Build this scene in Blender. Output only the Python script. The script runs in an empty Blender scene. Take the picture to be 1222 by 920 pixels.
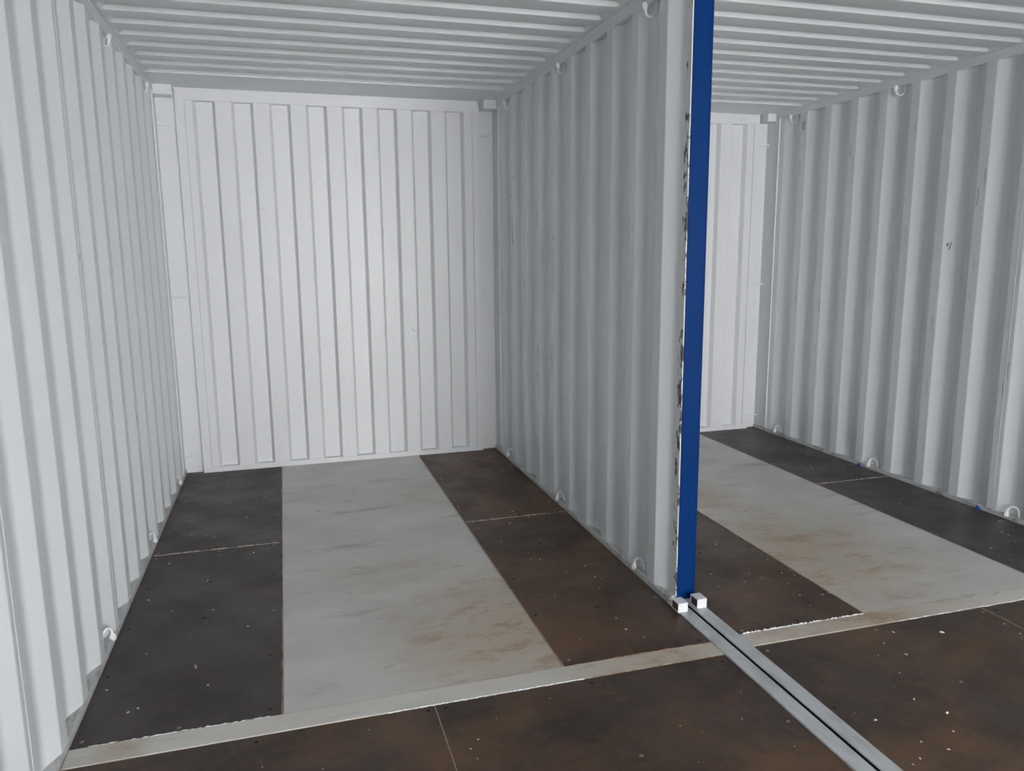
import bpy, bmesh, math, random
from mathutils import Vector, Matrix

# ------------------------------------------------------------------ camera
sc = bpy.context.scene
CAM = Vector((0.744, -5.8792, 1.5803))
YAW, PIT, ROL, F = 0.2867, -0.172, -0.0086, 917.46
cd = bpy.data.cameras.new('camera')
cam = bpy.data.objects.new('camera', cd)
sc.collection.objects.link(cam)
cd.sensor_fit = 'HORIZONTAL'
cd.sensor_width = 36.0
cd.lens = F / 1222 * 36.0
cd.clip_start = 0.02
fw = Vector((math.sin(YAW) * math.cos(PIT), math.cos(YAW) * math.cos(PIT), math.sin(PIT)))
rt = Vector((math.cos(YAW), -math.sin(YAW), 0))
up = rt.cross(fw)
r2 = math.cos(ROL) * rt + math.sin(ROL) * up
u2 = -math.sin(ROL) * rt + math.cos(ROL) * up
M = Matrix((r2, u2, -fw)).transposed().to_4x4()
M.translation = CAM
cam.matrix_world = M
sc.camera = cam

# ------------------------------------------------------------------ world, sun, exposure
w = bpy.data.worlds.new('overcast_sky')
sc.world = w
w.use_nodes = True
bg = w.node_tree.nodes['Background']
bg.inputs[0].default_value = (0.94, 0.945, 1.0, 1)
bg.inputs[1].default_value = 6.4
sd = bpy.data.lights.new('veiled_sun', 'SUN')
sd.energy = 7.0
sd.angle = math.radians(60)
sd.color = (1.0, 0.98, 0.95)
sun = bpy.data.objects.new('veiled_sun', sd)
sc.collection.objects.link(sun)
sun.rotation_euler = Vector((-0.10, 1.0, -0.16)).to_track_quat('-Z', 'Y').to_euler()
sc.view_settings.view_transform = 'Standard'
sc.view_settings.look = 'None'
sc.view_settings.gamma = 1.0
sc.view_settings.use_curve_mapping = False
sc.view_settings.exposure = 0.12
sc.cycles.diffuse_bounces = 8
sc.cycles.max_bounces = 12

random.seed(7)

# ------------------------------------------------------------------ materials
def mat(name, col, rough=0.5, metal=0.0, spec=0.5):
    m = bpy.data.materials.new(name)
    m.use_nodes = True
    b = m.node_tree.nodes['Principled BSDF']
    b.inputs['Base Color'].default_value = (*col, 1)
    b.inputs['Roughness'].default_value = rough
    b.inputs['Metallic'].default_value = metal
    b.inputs['Specular IOR Level'].default_value = spec
    return m

class NT:
    """tiny node helper"""
    def __init__(s, m):
        s.m = m; s.t = m.node_tree; s.b = s.t.nodes['Principled BSDF']
        g = s.t.nodes.new('ShaderNodeNewGeometry'); s.pos = g.outputs['Position']
    def mapping(s, scale, loc=(0, 0, 0)):
        n = s.t.nodes.new('ShaderNodeMapping')
        s.t.links.new(s.pos, n.inputs['Vector'])
        n.inputs['Scale'].default_value = scale
        n.inputs['Location'].default_value = loc
        return n.outputs[0]
    def noise(s, scale, detail=4, rough=0.6, stretch=(1, 1, 1), loc=(0, 0, 0), dist=0.0):
        n = s.t.nodes.new('ShaderNodeTexNoise')
        s.t.links.new(s.mapping(stretch, loc), n.inputs['Vector'])
        n.inputs['Scale'].default_value = scale
        n.inputs['Detail'].default_value = detail
        n.inputs['Roughness'].default_value = rough
        n.inputs['Distortion'].default_value = dist
        return n.outputs['Fac']
    def ramp(s, fac, a, b, lo=0.0, hi=1.0):
        n = s.t.nodes.new('ShaderNodeMapRange')
        n.interpolation_type = 'SMOOTHSTEP'
        s.t.links.new(fac, n.inputs['Value'])
        n.inputs['From Min'].default_value = a; n.inputs['From Max'].default_value = b
        n.inputs['To Min'].default_value = lo; n.inputs['To Max'].default_value = hi
        return n.outputs[0]
    def math(s, op, a, b):
        n = s.t.nodes.new('ShaderNodeMath'); n.operation = op
        for i, v in enumerate((a, b)):
            if isinstance(v, (int, float)): n.inputs[i].default_value = v
            else: s.t.links.new(v, n.inputs[i])
        return n.outputs[0]
    def blob(s, centre, radius):
        """1 at the centre of a stain, 0 beyond its radius (elliptical)"""
        n = s.t.nodes.new('ShaderNodeMapping')
        s.t.links.new(s.pos, n.inputs['Vector'])
        sc_ = [1 / r for r in radius]
        n.inputs['Scale'].default_value = sc_
        n.inputs['Location'].default_value = [-c * k for c, k in zip(centre, sc_)]
        l = s.t.nodes.new('ShaderNodeVectorMath'); l.operation = 'LENGTH'
        s.t.links.new(n.outputs[0], l.inputs[0])
        return s.ramp(l.outputs['Value'], 1.0, 0.0)
    def mix(s, fac, a, b):
        n = s.t.nodes.new('ShaderNodeMix'); n.data_type = 'RGBA'
        if isinstance(fac, (int, float)): n.inputs[0].default_value = fac
        else: s.t.links.new(fac, n.inputs[0])
        for i, v in ((6, a), (7, b)):
            if isinstance(v, tuple): n.inputs[i].default_value = (*v, 1)
            else: s.t.links.new(v, n.inputs[i])
        return n.outputs[2]
    def color(s, c): s.t.links.new(c, s.b.inputs['Base Color'])
    def rough(s, c): s.t.links.new(c, s.b.inputs['Roughness'])
    def bump(s, h, strength=0.2, dist=0.002):
        n = s.t.nodes.new('ShaderNodeBump')
        n.inputs['Strength'].default_value = strength
        n.inputs['Distance'].default_value = dist
        s.t.links.new(h, n.inputs['Height'])
        s.t.links.new(n.outputs[0], s.b.inputs['Normal'])

def paint(name, col, rough=0.42, dirt=0.12, scuff=0.5):
    m = mat(name, col, rough)
    n = NT(m)
    dark = tuple(c * 0.82 for c in col)
    c = n.mix(n.ramp(n.noise(2.2, 5, 0.6, (1, 1, 0.35)), 0.4, 0.75, 0, dirt * 2), col, dark)
    sc_ = n.ramp(n.noise(26, 3, 0.5, (1, 1, 0.5), (3.1, 1.7, 0)), 0.73, 0.80, 0, scuff)
    c = n.mix(sc_, c, tuple(x * 0.72 for x in (col[0] * 0.95, col[1], col[2] * 1.02)))
    n.color(c)
    n.bump(n.noise(60, 2, 0.5), 0.08, 0.001)
    return m

M_WALL = paint('wall_paint', (0.668, 0.695, 0.706))
M_END = paint('end_wall_paint', (0.722, 0.733, 0.745), scuff=0.35)
M_ROOF = paint('roof_paint', (0.685, 0.712, 0.718), scuff=0.1)
M_RAIL = paint('rail_paint', (0.67, 0.70, 0.71), scuff=0.2)
def ledge_mat():
    m = mat('dusty_bottom_rail', (0.6, 0.6, 0.58), 0.6)
    n = NT(m)
    n.color(n.mix(n.ramp(n.noise(9, 6, 0.7, (3, 1, 1)), 0.50, 0.72), (0.50, 0.51, 0.50), (0.20, 0.18, 0.16)))
    return m
M_LEDGE = ledge_mat()
M_WELD = mat('weld_paint', (0.80, 0.82, 0.83), 0.4)
M_CAULK = mat('caulk', (0.86, 0.87, 0.87), 0.5)
M_RING = mat('ring_paint', (0.86, 0.87, 0.88), 0.35)
M_BLACK = mat('black_seal', (0.006, 0.006, 0.007), 0.9, 0.0, 0.05)
M_HOLE = mat('hole_dark', (0.02, 0.02, 0.022), 0.8)
M_RUSTIN = mat('rusty_inside', (0.075, 0.045, 0.03), 0.8)
M_PEN = mat('marker_ink', (0.015, 0.015, 0.02), 0.6)
M_SCUFF = mat('grey_scuff', (0.33, 0.37, 0.39), 0.6)
M_BLUESCRAP = mat('blue_plastic', (0.02, 0.08, 0.36), 0.4)
M_CHIP = mat('paint_chip', (0.72, 0.70, 0.66), 0.6)
M_CHIPB = mat('wood_chip', (0.26, 0.16, 0.09), 0.8)
M_SCREW = mat('screw_head', (0.24, 0.19, 0.16), 0.5, 0.2)
M_SCREWD = mat('screw_recess', (0.012, 0.010, 0.010), 0.8)
M_UNDER = mat('underfloor_tan', (0.52, 0.43, 0.35), 0.85)
M_GROUND = mat('yard_concrete', (0.34, 0.33, 0.31), 0.9)

def blue_mat():
    m = mat('blue_paint', (0.0, 0.022, 0.115), 0.45, 0.0, 0.08)
    n = NT(m)
    n.color(n.mix(n.ramp(n.noise(9, 4, 0.6, (1, 1, 0.3)), 0.4, 0.75), (0.0, 0.027, 0.130), (0.0, 0.022, 0.112)))
    n.bump(n.noise(40, 3, 0.5), 0.1, 0.001)
    return m
M_BLUE = blue_mat()

def cut_mat():
    m = mat('flame_cut_edge', (0.7, 0.71, 0.71), 0.5)
    n = NT(m)
    f = n.ramp(n.noise(16, 5, 0.7, (1.2, 1.2, 0.55), (0.3, 0, 0.9)), 0.53, 0.58)
    n.color(n.mix(f, (0.68, 0.68, 0.68), (0.07, 0.05, 0.055)))
    return m
M_CUT = cut_mat()

def dark_mat(name, rust, base=(0.043, 0.038, 0.038), sx=0):
    """phenolic film-faced plywood with rusty dust and scuffs"""
    m = mat(name, base, 0.42, 0.0, 0.32)
    n = NT(m)
    c = n.mix(n.ramp(n.noise(3.2, 7, 0.68, (1, 1, 1), (sx, 2, 0)), 0.35, 0.68), tuple(b * 0.85 for b in base), tuple(b * 1.4 for b in base))
    r1 = n.ramp(n.noise(1.5, 7, 0.68, (1, 1.2, 1), (sx + 4.3, 0.7, 0), 0.4), 0.62 - 0.2 * rust, 0.86 - 0.2 * rust, 0, 0.8 * min(1, rust + 0.25))
    c = n.mix(r1, c, (0.140, 0.078, 0.042))
    r2_ = n.ramp(n.noise(5.5, 5, 0.6, (1, 1.1, 1), (sx + 9, 5.2, 0), 0.3), 0.66 - 0.05 * rust, 0.80, 0, 0.8 * min(1, rust + 0.2))
    c = n.mix(r2_, c, (0.17, 0.075, 0.034))
    c = n.mix(n.ramp(n.noise(17, 6, 0.75, (1, 1, 1), (sx, 4, 0), 0.3), 0.50, 0.72, 0, 0.25 + 0.4 * rust), c, (0.125, 0.080, 0.052))
    g = n.ramp(n.noise(40, 3, 0.6, (1, 1, 1), (1, sx, 0)), 0.66, 0.78, 0, 0.35)
    c = n.mix(g, c, (0.16, 0.13, 0.115))
    n.color(c)
    n.rough(n.ramp(n.noise(2.5, 5, 0.6), 0.3, 0.7, 0.36, 0.58))
    n.bump(n.noise(120, 2, 0.5), 0.12, 0.001)
    return m
M_DARK = dark_mat('dark_plywood', 0.35, (0.048, 0.039, 0.039))
M_DARK2 = dark_mat('rusty_plywood', 1.0, (0.056, 0.038, 0.029), 1.7)
M_DARK3 = dark_mat('worn_plywood', 0.9, (0.050, 0.036, 0.029), 5.1)
M_DARK4 = dark_mat('smooth_dark_plywood', 0.10, (0.052, 0.045, 0.047), 8.3)

def pale_mat(name, spots, warm=0.0):
    """grey-white painted steel plate with boot smears and rust bloom"""
    m = mat(name, (0.47, 0.48, 0.47), 0.45)
    n = NT(m)
    base = (0.585 + warm, 0.572 + warm * 0.8, 0.543 + warm * 0.4)
    c = n.mix(n.ramp(n.noise(2.0, 5, 0.6, (0.7, 1.6, 1)), 0.35, 0.7), base, tuple(b * 0.86 for b in base))
    sm = n.ramp(n.noise(2.6, 7, 0.66, (0.55, 2.0, 1), (2.2, 6.1, 0), 0.25), 0.55, 0.72, 0, 0.60)
    c = n.mix(sm, c, (0.235, 0.225, 0.215))
    sm2 = n.ramp(n.noise(7, 6, 0.7, (0.6, 1.8, 1), (7.7, 0.4, 0), 0.4), 0.60, 0.72, 0, 0.65)
    c = n.mix(sm2, c, (0.19, 0.17, 0.155))
    rn = n.ramp(n.noise(5.5, 8, 0.76, (0.75, 1.4, 1), (1.2, 3.3, 0), 0.2), 0.46, 0.66, 0, 1.0)
    tot = None
    for ctr, rad, amt in spots:
        b = n.math('MULTIPLY', n.blob(ctr, rad), amt)
        tot = b if tot is None else n.math('MAXIMUM', tot, b)
    c = n.mix(n.math('MULTIPLY', tot, n.ramp(n.noise(1.7, 5, 0.6), 0.2, 0.7, 0.5, 1.0)), c, (0.46, 0.395, 0.305))
    c = n.mix(n.math('MULTIPLY', tot, rn), c, (0.36, 0.25, 0.155))
    n.color(c)
    n.rough(n.ramp(n.noise(3, 5, 0.6), 0.3, 0.7, 0.38, 0.6))
    n.bump(n.noise(70, 3, 0.5), 0.1, 0.001)
    return m
M_PALE = pale_mat('pale_steel_left', [((1.60, -2.95, 0), (0.75, 0.9, 1), 1.2), ((1.2, -2.2, 0), (0.5, 0.5, 1), 0.35), ((1.5, -1.0, 0), (0.3, 0.5, 1), 0.35)])
M_PALE2 = pale_mat('pale_steel_right', [((3.35, -2.6, 0), (0.75, 1.1, 1), 1.0), ((3.3, -1.6, 0), (0.35, 0.6, 1), 0.8)])
M_STRIP = pale_mat('pale_strip', [((2.1, -3.35, 0), (0.6, 0.5, 1), 0.9), ((0.15, -3.35, 0), (0.12, 0.2, 1), 0.8), ((3.0, -3.35, 0), (0.9, 0.5, 1), 1.0)], 0.05)

def rail_strip_mat():
    m = mat('galvanised_strip', (0.36, 0.375, 0.385), 0.4)
    n = NT(m)
    n.color(n.mix(n.ramp(n.noise(14, 5, 0.65, (1, 0.4, 1)), 0.4, 0.75), (0.50, 0.52, 0.535), (0.36, 0.36, 0.35)))
    return m
M_GSTRIP = rail_strip_mat()

# ------------------------------------------------------------------ helpers
COL = sc.collection
class MB:
    def __init__(s): s.bm = bmesh.new()
    def box(s, a, b):
        x0, y0, z0 = a; x1, y1, z1 = b
        v = [s.bm.verts.new(p) for p in ((x0,y0,z0),(x1,y0,z0),(x1,y1,z0),(x0,y1,z0),(x0,y0,z1),(x1,y0,z1),(x1,y1,z1),(x0,y1,z1))]
        for f in ((0,3,2,1),(4,5,6,7),(0,1,5,4),(1,2,6,5),(2,3,7,6),(3,0,4,7)):
            s.bm.faces.new([v[i] for i in f])
        return s
    def prism(s, prof, ax, t0, t1, cap=True):
        """extrude a closed 2D profile along an axis; prof gives the other two coordinates in x,y,z order"""
        def p3(p, t):
            l = list(p); l.insert(ax, t); return l
        a = [s.bm.verts.new(p3(p, t0)) for p in prof]
        b = [s.bm.verts.new(p3(p, t1)) for p in prof]
        n = len(prof)
        for i in range(n):
            s.bm.faces.new((a[i], a[(i+1) % n], b[(i+1) % n], b[i]))
        if cap:
            s.bm.faces.new(a); s.bm.faces.new(b[::-1])
        return s
    def tube(s, pts, r, seg=8, cap=True):
        pts = [Vector(p) for p in pts]
        rr = r if isinstance(r, (list, tuple)) else [r] * len(pts)
        rings = []
        for i, p in enumerate(pts):
            d = (pts[min(i+1, len(pts)-1)] - pts[max(i-1, 0)]).normalized()
            ref = Vector((0, 0, 1)) if abs(d.z) < 0.9 else Vector((1, 0, 0))
            if hasattr(s, 'ref'): ref = s.ref
            u = d.cross(ref).normalized(); v = d.cross(u)
            rings.append([s.bm.verts.new(p + (u * math.cos(k*2*math.pi/seg) + v * math.sin(k*2*math.pi/seg)) * rr[i]) for k in range(seg)])
        for a, b in zip(rings, rings[1:]):
            for k in range(seg):
                s.bm.faces.new((a[k], a[(k+1) % seg], b[(k+1) % seg], b[k]))
        if cap:
            s.bm.faces.new(rings[0][::-1]); s.bm.faces.new(rings[-1])
        return s
    def build(s, name, m, parent=None, bevel=0.0, smooth=False, loc=None):
        bmesh.ops.recalc_face_normals(s.bm, faces=s.bm.faces)
        me = bpy.data.meshes.new(name)
        s.bm.to_mesh(me); s.bm.free()
        o = bpy.data.objects.new(name, me)
        COL.objects.link(o)
        me.materials.append(m)
        if parent: o.parent = parent
        if loc: o.location = loc
        if smooth:
            for p in me.polygons: p.use_smooth = True
        if bevel:
            bv = o.modifiers.new('bevel', 'BEVEL'); bv.width = bevel; bv.segments = 2; bv.limit_method = 'ANGLE'
        return o

def tag(o, label=None, cat=None, group=None, kind=None):
    if label: o['label'] = label
    if cat: o['category'] = cat
    if group: o['group'] = group
    if kind: o['kind'] = kind
    return o
def empty(name, loc=(0, 0, 0)):
    o = bpy.data.objects.new(name, None); COL.objects.link(o); o.location = loc
    o.empty_display_size = 0.1
    return o
def copy_tree(o, loc=None):
    c = o.copy(); COL.objects.link(c)
    if loc: c.location = loc
    for ch in o.children:
        k = ch.copy(); COL.objects.link(k); k.parent = c
    return c

def fillet(pts, r, seg=3, sharp=None):
    """round the inner corners of an open polyline (2D)"""
    out = [pts[0]]
    for i in range(1, len(pts) - 1):
        p0, p1, p2 = Vector(pts[i-1]), Vector(pts[i]), Vector(pts[i+1])
        a, b = (p0 - p1), (p2 - p1)
        rr = r if sharp is None or abs(pts[i][0] - sharp[0]) > 0.004 else sharp[1]
        d = min(rr, a.length * 0.45, b.length * 0.45)
        A, B = p1 + a.normalized() * d, p1 + b.normalized() * d
        for k in range(seg + 1):
            t = k / seg
            q = A * (1-t)**2 + p1 * 2*t*(1-t) + B * t*t
            out.append((q.x, q.y))
    out.append(pts[-1])
    return out

def sheet(name, prof, outward, ax, z0, z1, m, parent, thick=0.004):
    """a corrugated sheet: open polyline profile (x, y) swept in z, with thickness along the outward vector"""
    back = [(p[0] + outward[0] * thick, p[1] + outward[1] * thick) for p in prof]
    b = MB()
    n = len(prof)
    f0 = [b.bm.verts.new((p[0], p[1], z0)) for p in prof]; f1 = [b.bm.verts.new((p[0], p[1], z1)) for p in prof]
    g0 = [b.bm.verts.new((p[0], p[1], z0)) for p in back]; g1 = [b.bm.verts.new((p[0], p[1], z1)) for p in back]
    for i in range(n - 1):
        for a, c in ((f0, f1), (g0, g1)):
            f = b.bm.faces.new((a[i], a[i+1], c[i+1], c[i])); f.smooth = True
    bmesh.ops.recalc_face_normals(b.bm, faces=b.bm.faces)
    rim = []
    for i in range(n - 1):
        rim.append(b.bm.faces.new((f1[i], f1[i+1], g1[i+1], g1[i]))); rim.append(b.bm.faces.new((f0[i+1], f0[i], g0[i], g0[i+1])))
    rim.append(b.bm.faces.new((f0[0], f1[0], g1[0], g0[0]))); rim.append(b.bm.faces.new((f0[-1], g0[-1], g1[-1], f1[-1])))
    bmesh.ops.split_edges(b.bm, edges=list({e for f in rim for e in f.edges if any(q not in rim for q in e.link_faces)}))
    o = b.build(name, m, parent)
    wn = o.modifiers.new('normals', 'WEIGHTED_NORMAL'); wn.weight = 100; wn.keep_sharp = True
    return o

# ------------------------------------------------------------------ dimensions
XL, XPL, XPR, XR = -0.008, 2.345, 2.478, 4.77
YF = -9.8            # open front
YCUT = -2.92          # where the partition is cut away
ZR, ZT = 0.025, 2.652 # sheet bottom / top (under the roof rail)
ZROOF = 2.70
PITCH, DEPTH = 0.2825, 0.036

# ------------------------------------------------------------------ side walls
def wall_profile(x, s, y_from, y_to, y0, pitch=PITCH):
    """profile from the back towards the front; x inner flat, s = +1 recess towards +x; y0 near edge of first inner flat"""
    pts = [(x, y_from)]
    k = 0
    while True:
        e = y0 - pitch * k
        seq = [(x, e), (x + s * DEPTH, e - 0.070), (x + s * DEPTH, e - 0.1425), (x, e - 0.2115)]
        done = False
        for p in seq:
            if p[1] <= y_to + 0.004: done = True; break
            if p[1] < y_from - 0.002: pts.append(p)
        if done: break
        k += 1
    # closing point, interpolated on the corrugation
    def xv(y):
        t = (y0 - y) % pitch
        if t < 0.070: return x + s * DEPTH * t / 0.070
        if t < 0.1425: return x + s * DEPTH
        if t < 0.2115: return x + s * DEPTH * (0.2115 - t) / 0.069
        return x
    pts.append((xv(y_to), y_to))
    if y_from < -0.5:
        pts[0] = (xv(y_from), y_from)
    return pts, xv

def side_wall(name, x, s, y0, y_end, seam_ks, zlab):
    root = empty(name, (0, 0, 0)); tag(root, zlab, None, None, 'structure')
    ys = [-0.135] + [y0 + 0.030 - PITCH * k for k in seam_ks if y0 + 0.030 - PITCH * k > y_end + 0.05] + [y_end]
    for a, b in zip(ys, ys[1:]):
        prof, xv = wall_profile(x, s, a, b + 0.0005, y0)
        sheet('corrugated_sheet', fillet(prof, 0.018, 4, (x, 0.006)), (s, 0), 2, ZR, ZT, M_WALL, root)
    for yy in ys[1:-1]:
        m = MB()
        n = 40
        m.ref = Vector((0, 1, 0))
        m.tube([(x + s * 0.0012, yy + random.uniform(-0.001, 0.001), ZR + (ZT - ZR) * i / n) for i in range(n + 1)], 0.0026, 6)
        m.build('weld_seam', M_WALL, root, smooth=True)
    # flat return to the corner post with a caulked lap
    MB().box((min(x + s * 0.004, x + s * 0.012), -0.140, ZR), (max(x + s * 0.004, x + s * 0.012), 0.05, ZT)).build('end_strip', M_RAIL, root)
    m = MB(); m.ref = Vector((0, 1, 0))
    m.tube([(x + s * 0.001, -0.137 + random.uniform(-0.0012, 0.0012), ZR + (ZT - ZR) * i / 50) for i in range(51)], 0.0075, 6)
    m.build('caulk_line', M_CAULK, root, smooth=True)
    return root

def rail_boxes(root, x, s, y_bottom_end):
    a, b = sorted((x, x + s * 0.062))
    MB().box((a, YF, ZT - 0.004), (b, 0.10, 2.76)).build('top_rail', M_RAIL, root, bevel=0.006)
    MB().box((a, y_bottom_end, -0.10), (b, 0.10, ZR)).build('bottom_rail', M_LEDGE, root, bevel=0.004)

WL = side_wall('wall_left', XL - 0.003, -1, -0.248, YF, (0, 4, 8, 12, 16, 20), 'white corrugated steel side wall left of the wide bay')
rail_boxes(WL, XL, -1, YF)
WP = side_wall('wall_partition', XPL + 0.003, 1, -0.240, YCUT, (0, 4, 8), 'grey-white corrugated partition wall ending at the blue post')
rail_boxes(WP, XPL, 1, YCUT)
# other face of the partition, in the second bay
WP2 = side_wall('wall_partition_far_face', XPR - 0.003, -1, -0.240, YCUT, (0, 4, 8), 'far face of the corrugated partition, towards the second bay')
rail_boxes(WP2, XPR, -1, YCUT)
WR = side_wall('wall_right', XR + 0.003, 1, -0.205, YF, (0, 4, 8, 12, 16, 20), 'white corrugated steel side wall of the second bay')
rail_boxes(WR, XR, 1, YF)
# flame-cut edge of the partition beside the blue post
MB().box((XPL + 0.0385, YCUT - 0.010, ZR), (XPL + 0.0425, YCUT + 0.030, ZT)).build('cut_edge', M_CUT, WP)
MB().box((XPR - 0.012, YCUT - 0.002, ZR), (XPR + 0.001, YCUT + 0.004, ZT)).build('cut_edge', M_CUT, WP2)

# ------------------------------------------------------------------ end walls
def end_wall(name, ox, lab, width_r):
    root = empty(name, (0, 0, 0)); tag(root, lab, None, None, 'structure')
    xl, xr = 0.112 + ox, 2.230 + ox
    # corrugated sheet
    pts = [(0.170 + ox, 0.004)]
    for k in range(8):
        e = 0.231 + 0.2503 * k + ox; d = 0.3565 + 0.2503 * k + ox
        pts += [(e - 0.009, 0.004), (e + 0.009, 0.0496), (d - 0.009, 0.0496), (d + 0.009, 0.004)]
    pts.append((2.182 + ox, 0.004))
    sheet('corrugated_sheet', fillet(pts, 0.005, 2), (0, 1), 2, 0.036, 2.635, M_END, root)
    # frame: two upright strips, lintel, sill
    for a, b in ((xl, 0.172 + ox), (2.180 + ox, xr)):
        MB().box((a, 0.0, 0.0), (b, 0.06, 2.64)).build('frame_strip', M_END, root, bevel=0.002)
    MB().box((xl, -0.002, 2.615), (xr, 0.10, 2.72)).build('lintel', M_END, root, bevel=0.004)
    MB().box((xl, -0.003, -0.02), (xr, 0.10, 0.036)).build('sill', M_END, root, bevel=0.003)
    for xc in (0.1715 + ox, 2.1805 + ox):
        m = MB(); m.ref = Vector((0, 1, 0))
        m.tube([(xc + random.uniform(-0.0006, 0.0006), 0.0005, 0.04 + 2.57 * i / 60) for i in range(61)], [random.uniform(0.0009, 0.0017) for i in range(61)], 5)
        m.build('caulk_crack', M_SCUFF, root)
    # corner posts with their castings and lashing bars
    for side in (0, 1):
        if side == 0: a, b = (XL if ox == 0 else XPR) - 0.02, xl - 0.005
        else: a, b = xr + 0.005, (XPL if ox == 0 else XR) + 0.02
        p = MB().box((a, 0.042, -0.05), (b, 0.12, 2.70)).build('corner_post', M_END, root, bevel=0.006)
        if side == 0: c0, c1 = a, xl - 0.004
        else: c0, c1 = xr + 0.020, b
        MB().box((c0, -0.085, 2.632), (c1, 0.06, 2.73)).build('corner_casting', M_END, root, bevel=0.004)
        sg = 1 if side == 0 else -1
        wx = a + 0.02 if side == 0 else b - 0.02
        for z in (0.118, 1.285, 2.452):
            m = MB()
            m.tube([(wx - sg * 0.002, -0.004, z), (wx + sg * 0.030, 0.010, z), (wx + sg * 0.072, 0.040, z), (wx + sg * 0.078, 0.046, z)], 0.0068, 8)
            m.build('lashing_bar', M_RING, p, smooth=True)
    return root
WB = end_wall('wall_back', 0.0, 'white corrugated end wall of the wide bay, framed by posts', 0)
WB2 = end_wall('wall_back_second_bay', 2.443, 'white corrugated end wall of the second bay behind the blue post', 0)

# unseen door leaf added at the front to keep light off the partition
D1 = empty('light_block_door', (0, 0, 0)); tag(D1, 'unseen white corrugated door leaf added to block light at the container mouth', None, None, 'structure')
dp = [(XL + 0.01, YF + 0.02)]
for k in range(4):
    e = XL + 0.10 + 0.27 * k
    dp += [(e, YF + 0.02), (e + 0.03, YF - 0.016), (e + 0.13, YF - 0.016), (e + 0.16, YF + 0.02)]
dp.append((1.165, YF + 0.02))
sheet('light_block_panel', dp, (0, -1), 2, 0.06, 2.62, M_END, D1)
for a, b in (((XL, YF - 0.03, 0.0), (XL + 0.06, YF + 0.03, 2.68)), ((1.11, YF - 0.03, 0.0), (1.17, YF + 0.03, 2.68)), ((XL + 0.06, YF - 0.03, 0.0), (1.11, YF + 0.03, 0.07)), ((XL + 0.06, YF - 0.03, 2.61), (1.11, YF + 0.03, 2.68))):
    MB().box(a, b).build('light_block_frame', M_END, D1)

# ------------------------------------------------------------------ ceilings
def ceiling(name, x0, x1, lab):
    root = empty(name, (0, 0, 0)); tag(root, lab, None, None, 'structure')
    RP, RD = 0.2125, 0.021
    def prof(ya, yb, first):
        """y, depth pairs from the back to the front"""
        pts = []
        k = first
        return pts
    # build panels of five ribs each
    cols = [x0, x0 + 0.016, x0 + 0.024, x0 + 0.034, x0 + 0.046] + [x0 + 0.046 + (x1 - x0 - 0.092) * i / 6 for i in range(1, 6)] + [x1 - 0.046, x1 - 0.034, x1 - 0.024, x1 - 0.016, x1]
    def amp(x):
        d = min(x - x0, x1 - x)
        t = min(1, max(0, (d - 0.016) / 0.030)); return t * t * (3 - 2 * t)
    yb = -0.385
    k = 0
    while yb > YF + 0.05:
        nr = 5
        line = [(yb, 0.0)]
        for j in range(nr):
            e = yb - 0.045 - j * RP
            line += [(e - 0.002, 0.0), (e - 0.016, RD), (e - 0.105, RD), (e - 0.119, 0.0)]
        ye = max(yb - nr * RP, YF)
        line = [p for p in line if p[0] > ye + 0.001] + [(ye, 0.0)]
        line = fillet(line, 0.0035, 2)
        b = MB()
        grid = [[b.bm.verts.new((x, p[0], ZROOF + p[1] * amp(x))) for p in line] for x in cols]
        for i in range(len(cols) - 1):
            for j in range(len(line) - 1):
                f = b.bm.faces.new((grid[i][j], grid[i+1][j], grid[i+1][j+1], grid[i][j+1])); f.smooth = True
        o = b.build('roof_sheet', M_ROOF, root)
        for p in o.data.polygons: p.use_smooth = True
        sm = o.modifiers.new('thickness', 'SOLIDIFY'); sm.thickness = 0.003
        if (o.data.polygons[0].normal.z < 0): sm.offset = -1
        else: sm.offset = 1
        wn = o.modifiers.new('normals', 'WEIGHTED_NORMAL'); wn.weight = 100
        yb = ye
    MB().box((x0, -0.432, ZROOF - 0.004), (x1, 0.10, ZROOF + 0.03)).build('header_plate', M_RAIL, root, bevel=0.002)
    m = MB(); m.ref = Vector((0, 0, 1))
    n = 60
    m.tube([(x0 + 0.03 + (x1 - x0 - 0.06) * i / n, -0.434 + random.uniform(-0.002, 0.002), ZROOF - 0.0015) for i in range(n + 1)], [random.uniform(0.0025, 0.0045) for i in range(n + 1)], 6)
    m.build('weld_seam', M_WELD, root, smooth=True)
    return root
ceiling('ceiling', XL, XPL, 'white ribbed steel roof over the wide bay')
ceiling('ceiling_second_bay', XPR, XR, 'white ribbed steel roof over the second bay')

# ------------------------------------------------------------------ floor
FL = MB().box((XL - 0.07, YF, -0.20), (XR + 0.07, 0.12, -0.0022)).build('floor', M_UNDER)
tag(FL, 'container floor of dark plywood and pale steel plates', None, None, 'structure')
screw_me = None
def screw_mesh(mm):
    m = MB()
    r = 0.0075
    prof = [(r, 0.0), (r * 0.8, 0.0016), (r * 0.35, 0.0018), (r * 0.2, 0.0008)]
    rings = [[m.bm.verts.new((q * math.cos(a * math.pi / 5), q * math.sin(a * math.pi / 5), z)) for a in range(10)] for q, z in prof]
    for A, B in zip(rings, rings[1:]):
        for i in range(10): m.bm.faces.new((A[i], A[(i+1) % 10], B[(i+1) % 10], B[i]))
    m.bm.faces.new(rings[-1])
    o = m.build('screw', mm, None)
    me = o.data; bpy.data.objects.remove(o); return me
SCREW = [screw_mesh(M_SCREW), screw_mesh(M_SCREWD), screw_mesh(M_SCREWD)]
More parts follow.
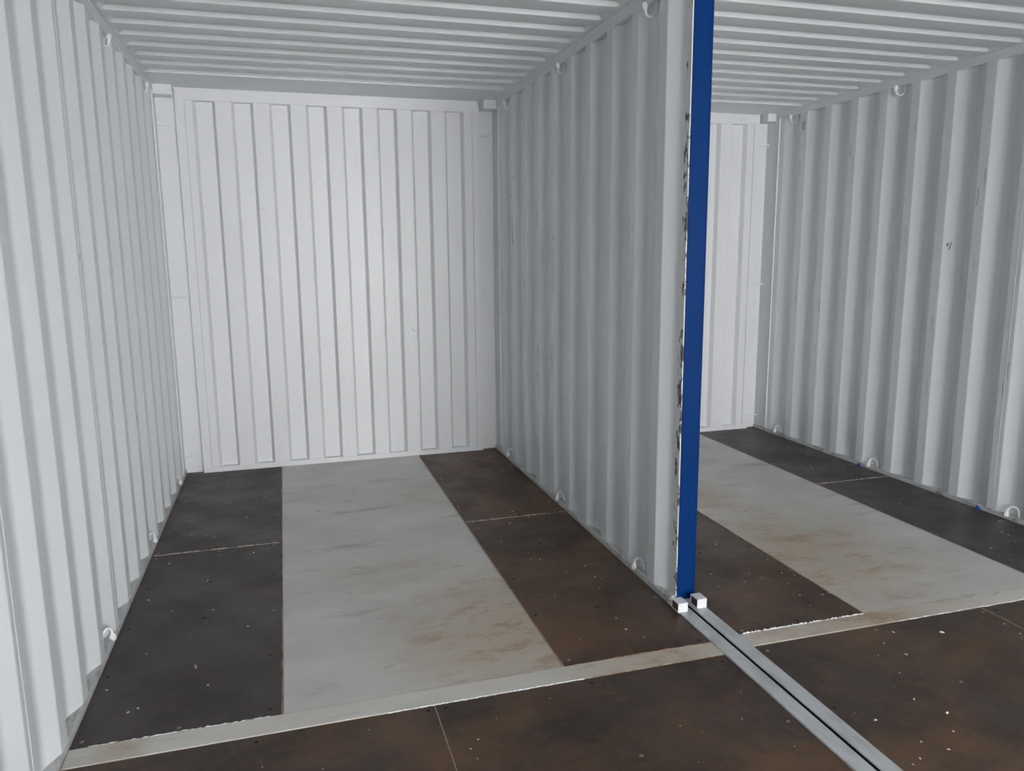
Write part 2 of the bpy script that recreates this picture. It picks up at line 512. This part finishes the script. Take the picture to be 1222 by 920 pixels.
def plate(name, x0, x1, y0, y1, m, screws=True, top=0.0, gap=0.002):
    o = MB().box((x0 + gap, y0 + gap, -0.002), (x1 - gap, y1 - gap, top)).build(name, m, FL, bevel=0.0015)
    if screws:
        nx = max(2, round((x1 - x0) / 0.30) + 1); ny = max(2, round((y1 - y0) / 0.42) + 1)
        for i in range(nx):
            for j in range(ny):
                if 0 < i < nx - 1 and nx > 3 and i % 2 == 1: continue
                x = x0 + 0.035 + (x1 - x0 - 0.07) * i / (nx - 1) + random.uniform(-0.01, 0.01)
                y = y0 + 0.035 + (y1 - y0 - 0.07) * j / (ny - 1) + random.uniform(-0.012, 0.012)
                s = bpy.data.objects.new('screw', random.choice(SCREW)); COL.objects.link(s); s.parent = o
                s.location = (x, y, top - 0.0002); s.rotation_euler[2] = random.uniform(0, 3)
    return o
X1, X2 = 0.657, 1.702
X4, X5 = 3.111, 4.163
YS = -1.615; YA, YB = -3.306, -3.409
plate('floor_plate', XL, X1, YS, 0.04, M_DARK)
plate('floor_plate', XL, X1, YA, YS, M_DARK)
plate('floor_plate', X2, XPL, YS, 0.04, M_DARK2)
plate('floor_plate', X2, XPL, YA, YS, M_DARK2)
plate('steel_plate', X1 + 0.004, X2 - 0.004, YA, -0.003, M_PALE, False, 0.001)
plate('steel_strip', XL, XPL, YB, YA, M_STRIP, False, 0.002)
XH = 1.176
plate('floor_plate', XL, XH, YF, YB, M_DARK3)
plate('floor_plate', XH, XPL, YF, YB, M_DARK3)
# second bay
plate('floor_plate', XPR, X4, YS, 0.04, M_DARK2)
plate('floor_plate', XPR, X4, YA + 0.02, YS, M_DARK2)
plate('floor_plate', X5, XR, YS, 0.04, M_DARK4)
plate('floor_plate', X5, XR, YA + 0.02, YS, M_DARK4)
plate('steel_plate', X4 + 0.004, X5 - 0.004, YA + 0.02, -0.003, M_PALE2, False, 0.001)
plate('steel_strip', XPR, XR, YB + 0.02, YA + 0.02, M_STRIP, False, 0.002)
plate('floor_plate', XPR, 3.65, YF, YB + 0.02, M_DARK3)
plate('floor_plate', 3.65, XR, YF, YB + 0.02, M_DARK3)

# ragged sealant beads along the steel strips
def bead(x0, x1, y, r, n, m=M_CAULK):
    b = MB(); b.ref = Vector((0, 0, 1))
    b.tube([(x0 + (x1 - x0) * i / n, y + random.uniform(-0.003, 0.003), 0.0012) for i in range(n + 1)], [r * max(0.08, random.uniform(-0.3, 1.3)) for i in range(n + 1)], 6)
    return b.build('sealant_bead', m, FL, smooth=True)
bead(2.50, 3.11, YA + 0.020, 0.0050, 160)
bead(0.05, 0.62, YA, 0.0022, 50)
bead(0.98, 1.75, YB, 0.0022, 150)
bead(1.75, 2.33, YB, 0.0016, 50, M_CHIPB)
bead(1.71, 2.32, YA, 0.0030, 50, M_CHIPB)
bead(3.2, 4.3, YB + 0.02, 0.002, 60)

M_FILL = mat('tan_filler', (0.36, 0.29, 0.24), 0.8)
M_FILLB = mat('rust_filler', (0.26, 0.15, 0.09), 0.8)
for a, b in ((XL + 0.01, X1 - 0.01), (X2 + 0.01, XPL - 0.01), (X5 + 0.01, XR - 0.01)): bead(a, b, YS, 0.0042, 60, M_FILL)
def long_bead(x, y0, y1, r, m):
    b = MB(); b.ref = Vector((0, 0, 1)); n = 90
    b.tube([(x + random.uniform(-0.001, 0.001), y0 + (y1 - y0) * i / n, 0.0006) for i in range(n + 1)], [r * random.uniform(0.2, 1.2) for i in range(n + 1)], 6)
    b.build('sealant_bead', m, FL, smooth=True)
long_bead(X1 + 0.001, YA, -0.01, 0.0030, M_FILLB)
long_bead(X2, YA, -0.01, 0.0026, M_FILL)
long_bead(X4, YA + 0.02, -0.01, 0.0030, M_FILLB)
long_bead(X5, YA + 0.02, -0.01, 0.0022, M_FILL)
long_bead(XH, -4.6, YB, 0.0016, M_FILL)
long_bead(3.65, -4.6, YB + 0.02, 0.0020, M_FILL)
# ------------------------------------------------------------------ blue post, stops and the floor rail
post = MB()
post.prism([(XPL + 0.044, YCUT - 0.012), (XPR - 0.008, YCUT - 0.012), (XPR + 0.004, YCUT - 0.006), (XPR + 0.012, YCUT + 0.010), (XPR + 0.014, YCUT + 0.022), (XPR + 0.014, YCUT + 0.05), (XPL + 0.044, YCUT + 0.05)], 2, 0.0, 2.652)
po = post.build('steel_post', M_BLUE, None, bevel=0.003)
tag(po, 'tall blue painted steel post at the cut end of the corrugated partition', 'post')

rail = empty('floor_rail', (2.41, -4.0, 0)); tag(rail, 'double grey steel floor rail with black seam running from the blue post', 'rail')
def child_box(a, b, name, m, parent, bev=0.002):
    o = MB().box(a, b).build(name, m, parent, bevel=bev)
    o.matrix_parent_inverse = Matrix.Translation(-parent.location)
    return o
child_box((XPL - 0.004, YF, -0.0018), (2.4025, YCUT - 0.013, 0.008), 'rail_strip', M_GSTRIP, rail)
child_box((2.4180, YF, -0.0018), (XPR + 0.002, YCUT - 0.013, 0.008), 'rail_strip', M_GSTRIP, rail)
child_box((2.4027, YF, -0.0018), (2.4178, YCUT - 0.013, 0.004), 'black_seam', M_BLACK, rail, 0)

def tube_stop(x0, x1, y0, y1, lab):
    """short square hollow section lying across the rail, open ends left and right"""
    z0, z1, t = 0.0085, 0.051, 0.003
    m = MB()
    for f in ((y0, y1, z0, z0 + t), (y0, y1, z1 - t, z1), (y0, y0 + t, z0 + t, z1 - t), (y1 - t, y1, z0 + t, z1 - t)):
        m.box((x0, f[0], f[2]), (x1, f[1], f[3]))
    root = m.build('square_tube', M_END, None)
    tag(root, lab, 'tube')
    MB().box((x0 + 0.0015, y0 + t, z0 + t), (x1 - 0.0015, y1 - t, z1 - t)).build('rusty_core', M_RUSTIN, root)
    return root
tube_stop(2.331, 2.377, -3.052, -2.992, 'short hollow white square tube at foot of corrugated partition beside blue post')
tube_stop(2.432, 2.478, -3.040, -2.978, 'short hollow white square tube by blue post and the second bay floor plate')

# ------------------------------------------------------------------ lashing rings
def ring_proto(f):
    """a bent-rod ring standing on its rail (f = 1) or hanging from it (f = -1), with a weld lug on one leg"""
    root = empty('lashing_ring')
    m = MB(); m.ref = Vector((1, 0, 0))
    R = 0.029
    pts = [(0, -R - 0.002, -0.012 * f), (0, -R - 0.001, 0.010 * f)]
    pts += [(0, -R * math.cos(a), (0.024 + R * math.sin(a)) * f) for a in [math.pi * i / 10 for i in range(11)]]
    pts += [(0, R + 0.001, 0.010 * f), (0, R + 0.002, -0.012 * f)]
    m.tube(pts, 0.0058, 8).build('ring', M_RING, root, smooth=True)
    b = MB()
    b.prism([(0.018, -0.012 * f), (0.044, -0.012 * f), (0.041, 0.012 * f), (0.030, 0.020 * f), (0.022, 0.008 * f)], 0, -0.009, 0.009)
    b.build('weld_lug', M_RING, root, bevel=0.003)
    return root
protos = {True: ring_proto(-1), False: ring_proto(1)}
used = {True: False, False: False}
def ring(x, y, z, top, s_, lab, grp):
    if not used[top]: o = protos[top]; used[top] = True
    else: o = copy_tree(protos[top])
    o.location = (x, y, z)
    o.rotation_euler = (0, 0, math.radians(27) * s_)
    tag(o, lab, 'lashing ring', grp)
    return o
ordn = ['nearest the end wall', 'second from the end wall', 'third from the end wall', 'fourth from the end wall']
def rings(x, s, y0, ks_top, ks_bot, where):
    for top, ks in ((True, ks_top), (False, ks_bot)):
        for k in ks:
            ring(x + s * 0.016, y0 - 0.100 - PITCH * 4 * k, 2.646 if top else 0.027, top, s,
                 'steel lashing ring under top rail of %s, %s' % (where, ordn[k]) if top else 'steel lashing ring on bottom rail of %s, %s' % (where, ordn[k]),
                 'lashing rings along the container walls')
rings(XL, -1, -0.248, (0, 1), (0, 1, 2), 'left wall')
rings(XPL, 1, -0.240, (0, 1, 2), (0, 1, 2), 'partition wall')
rings(XR, 1, -0.205, (0, 1), (0, 1, 2), 'second bay side wall')

# ------------------------------------------------------------------ vents, pen marks, scuffs
def vent(x, s, y, z, root, nx, nz, step):
    m = MB()
    for i in range(nx):
        for j in range(nz):
            cy, cz = y + (i - (nx-1)/2) * step + (step / 2 if j % 2 else 0), z + (j - (nz-1)/2) * step
            vs = [m.bm.verts.new((x - s * d, cy + 0.0042 * math.cos(a * math.pi / 4), cz + 0.0042 * math.sin(a * math.pi / 4))) for d in (0.0, 0.0012) for a in range(8)]
            for a in range(8): m.bm.faces.new((vs[a], vs[(a+1) % 8], vs[8 + (a+1) % 8], vs[8 + a]))
            m.bm.faces.new(vs[8:])
    m.build('vent_holes', M_HOLE, root)
vent(XPL + 0.003 + DEPTH, 1, -0.240 - PITCH - 0.115, 2.515, WP, 2, 3, 0.018)
vent(XR + 0.003, 1, -0.205 - PITCH + 0.040, 2.548, WR, 3, 5, 0.0135)
vent(XL - 0.003 - DEPTH, -1, -0.248 - PITCH - 0.105, 2.53, WL, 3, 5, 0.0135)

def strokes(name, paths, r, m, root):
    b = MB(); b.ref = Vector((1, 0.3, 0)).normalized()
    for p in paths: b.tube(p, r, 5)
    return b.build(name, m, root)
# marker scribble on the slope of a rib of the right wall
def rib_pt(k, t, z, y0=-0.205, x=XR + 0.003, s=1):
    """point on the viewer-facing slope k, t in 0..1 from the inner edge"""
    return (x + s * DEPTH * t - s * 0.0008, y0 - PITCH * k - 0.070 * t - 0.0008, z)
zz = 1.592
strokes('pen_mark', [
    [rib_pt(6, .34, zz + .006), rib_pt(6, .42, zz + .011), rib_pt(6, .46, zz + .018), rib_pt(6, .40, zz + .021), rib_pt(6, .33, zz + .012), rib_pt(6, .32, zz + .002), rib_pt(6, .40, zz)],
    [rib_pt(6, .66, zz + .026), rib_pt(6, .60, zz + .010), rib_pt(6, .55, zz - .010), rib_pt(6, .48, zz - .022)]], 0.0022, M_PEN, WR)
# vertical scratches and scuffs on the walls
def scuffs(root, x, s, y0, specs, flat=True):
    for (k, dt, z, h, wdt, m) in specs:
        y = y0 - PITCH * k + dt
        n = max(3, int(h / 0.02))
        b = MB(); b.ref = Vector((0, 1, 0))
        b.tube([(x - s * 0.0003, y + random.uniform(-wdt, wdt), z + h * i / n) for i in range(n + 1)], [random.uniform(0.0006, 0.002) for i in range(n + 1)], 4)
        b.build('scratch', m, root)
M_SCR = mat('scratch_dark', (0.10, 0.11, 0.115), 0.7)
M_SCRB = mat('scratch_blue', (0.22, 0.30, 0.36), 0.7)
sp = []
for i in range(16):
    sp.append((random.choice([0, 1, 1, 2, 3, 4, 6]), random.uniform(0.004, 0.06), random.uniform(0.5, 2.1), random.choice([0.02, 0.03, 0.05, 0.09]), 0.002, M_SCR))
scuffs(WP, XPL + 0.003, 1, -0.240, sp)
sp = []
for i in range(34):
    sp.append((random.choice([1, 2, 3, 4, 5, 6, 7, 8]), random.uniform(0.004, 0.06), random.uniform(0.3, 2.45), random.choice([0.02, 0.03, 0.05, 0.1]), 0.003, random.choice([M_SCR, M_SCRB, M_SCRB])))
scuffs(WR, XR + 0.003, 1, -0.205, sp)
sp = []
for i in range(8):
    sp.append((random.choice([2, 3, 5, 6, 7, 8]), random.uniform(0.004, 0.06), random.uniform(0.3, 2.2), random.choice([0.02, 0.03]), 0.002, M_SCRB))
scuffs(WL, XL - 0.003, -1, -0.248, sp)
# crescent-shaped dents on the end wall
def arc(x, z, r, a0, a1, y=0.0035):
    return [(x + r * math.cos(a0 + (a1 - a0) * i / 9), y, z + r * math.sin(a0 + (a1 - a0) * i / 9)) for i in range(10)]
b = MB(); b.ref = Vector((0, 1, 0))
b.tube(arc(1.703, 1.010, 0.021, 2.6, 6.0), [0.0008] + [0.0022] * 8 + [0.0008], 5)
for dx in (-0.012, 0.010): b.tube([(1.703 + dx, 0.0035, 0.955), (1.703 + dx * 1.1, 0.0035, 0.935)], 0.002, 5)
b.tube(arc(1.455, 1.012, 0.024, -0.9, 0.9), [0.0006] + [0.0016] * 8 + [0.0006], 5)
b.tube([(1.466, 0.0035, 0.970), (1.464, 0.0035, 0.955)], 0.0022, 5)
b.build('dent_mark', M_SCUFF, WB)
b = MB(); b.ref = Vector((0, 1, 0))
b.tube(arc(0.640, 1.930, 0.030, 3.6, 5.2), [0.0006] + [0.0014] * 8 + [0.0006], 5)
b.tube(arc(1.472, 1.75, 0.018, 4.2, 6.6), [0.0006] + [0.0016] * 8 + [0.0006], 5)
b.tube([(1.90, 0.0485, 1.297), (1.97, 0.0485, 1.300)], 0.0014, 5)
b.tube([(1.70, 0.0035, 0.33), (1.712, 0.0035, 0.335)], 0.003, 5)
b.build('dent_mark', M_SCUFF, WB)

# ------------------------------------------------------------------ debris
def chip(name, x, y, size, m, lab, cat, grp=None, z=0.0, flat=0.35, ang=None):
    r = random.Random(int(x * 1000) + int(-y * 7000))
    b = MB()
    n = 6
    ang = r.uniform(0, 3) if ang is None else ang
    bot, top_ = [], []
    for i in range(n):
        a = 2 * math.pi * i / n
        q = size * r.uniform(0.6, 1.1)
        px, py = q * math.cos(a), q * 0.5 * math.sin(a)
        px, py = px * math.cos(ang) - py * math.sin(ang), px * math.sin(ang) + py * math.cos(ang)
        bot.append(b.bm.verts.new((px, py, 0)))
        top_.append(b.bm.verts.new((px * 0.7, py * 0.7, size * flat * r.uniform(0.6, 1.4))))
    for i in range(n): b.bm.faces.new((bot[i], bot[(i+1) % n], top_[(i+1) % n], top_[i]))
    b.bm.faces.new(top_); b.bm.faces.new(bot[::-1])
    o = b.build(name, m, None, loc=(x, y, z))
    tag(o, lab, cat, grp)
    return o
chip('plastic_scrap', 4.757, -1.328, 0.026, M_BLUESCRAP, 'blue plastic scrap beside a lashing ring on the second bay floor', 'scrap', None, 0.0002, 0.5, 1.4)
chip('plastic_scrap', 4.756, -2.352, 0.024, M_BLUESCRAP, 'blue plastic scrap at foot of second bay wall, away from any ring', 'scrap', None, 0.0002, 0.7, 1.5)

# loose wood shavings and flakes, the larger ones one by one
big = [(3.02, -3.62, 0.012, M_CHIPB, 'brown wood shaving on dark front plate of second bay, nearest the pale strip seam'),
       (3.30, -3.52, 0.012, M_CHIP, 'thin pale splinter on dark front plate of the second bay'),
       (2.86, -3.98, 0.011, M_CHIP, 'pale flake on dark second bay plate, the flake closest to the double floor rail'),
       (3.42, -3.95, 0.012, M_CHIPB, 'round brown wood chip on dark front plate of the second bay')]
for x, y, sz, m, lab in big: chip('wood_shaving', x, y, sz, m, lab, 'debris', None, 0.0002, 0.3)
gb = MB()
M_GRIT = mat('grit', (0.50, 0.46, 0.41), 0.8)
rg = random.Random(21)
def grit(x0, x1, y0, y1, n, lo=0.003, hi=0.008):
    for i in range(n):
        x, y, q = rg.uniform(x0, x1), rg.uniform(y0, y1), rg.uniform(lo, hi)
        a = rg.uniform(0, 3)
        c_, s_ = math.cos(a) * q, math.sin(a) * q
        v = [gb.bm.verts.new(p) for p in ((x + c_, y + s_, 0.0004), (x - s_ * 0.5, y + c_ * 0.5, 0.0004), (x - c_, y - s_, 0.0004), (x + s_ * 0.5, y - c_ * 0.5, 0.0004), (x, y, q * 0.55 + 0.0004))]
        for k in range(4): gb.bm.faces.new((v[k], v[(k+1) % 4], v[4]))
        gb.bm.faces.new((v[3], v[2], v[1], v[0]))
grit(0.02, X1, -3.25, -0.1, 34)
grit(X2, XPL, -3.25, -0.1, 60)
grit(X5, XR, -3.2, -0.1, 40)
grit(XPR + .02, X4, -3.2, -1.6, 50)
grit(0.0, XPL - 0.02, -4.4, -3.45, 34, 0.003, 0.006)
grit(XPR + .02, XR, -4.4, -3.45, 60)
grit(XR - 0.06, XR - 0.01, -3.2, -0.1, 40, 0.002, 0.006)
gr = gb.build('floor_grit', M_GRIT, None)
tag(gr, 'pale grit and paint flakes scattered over the dark floor plates', 'grit', None, 'stuff')
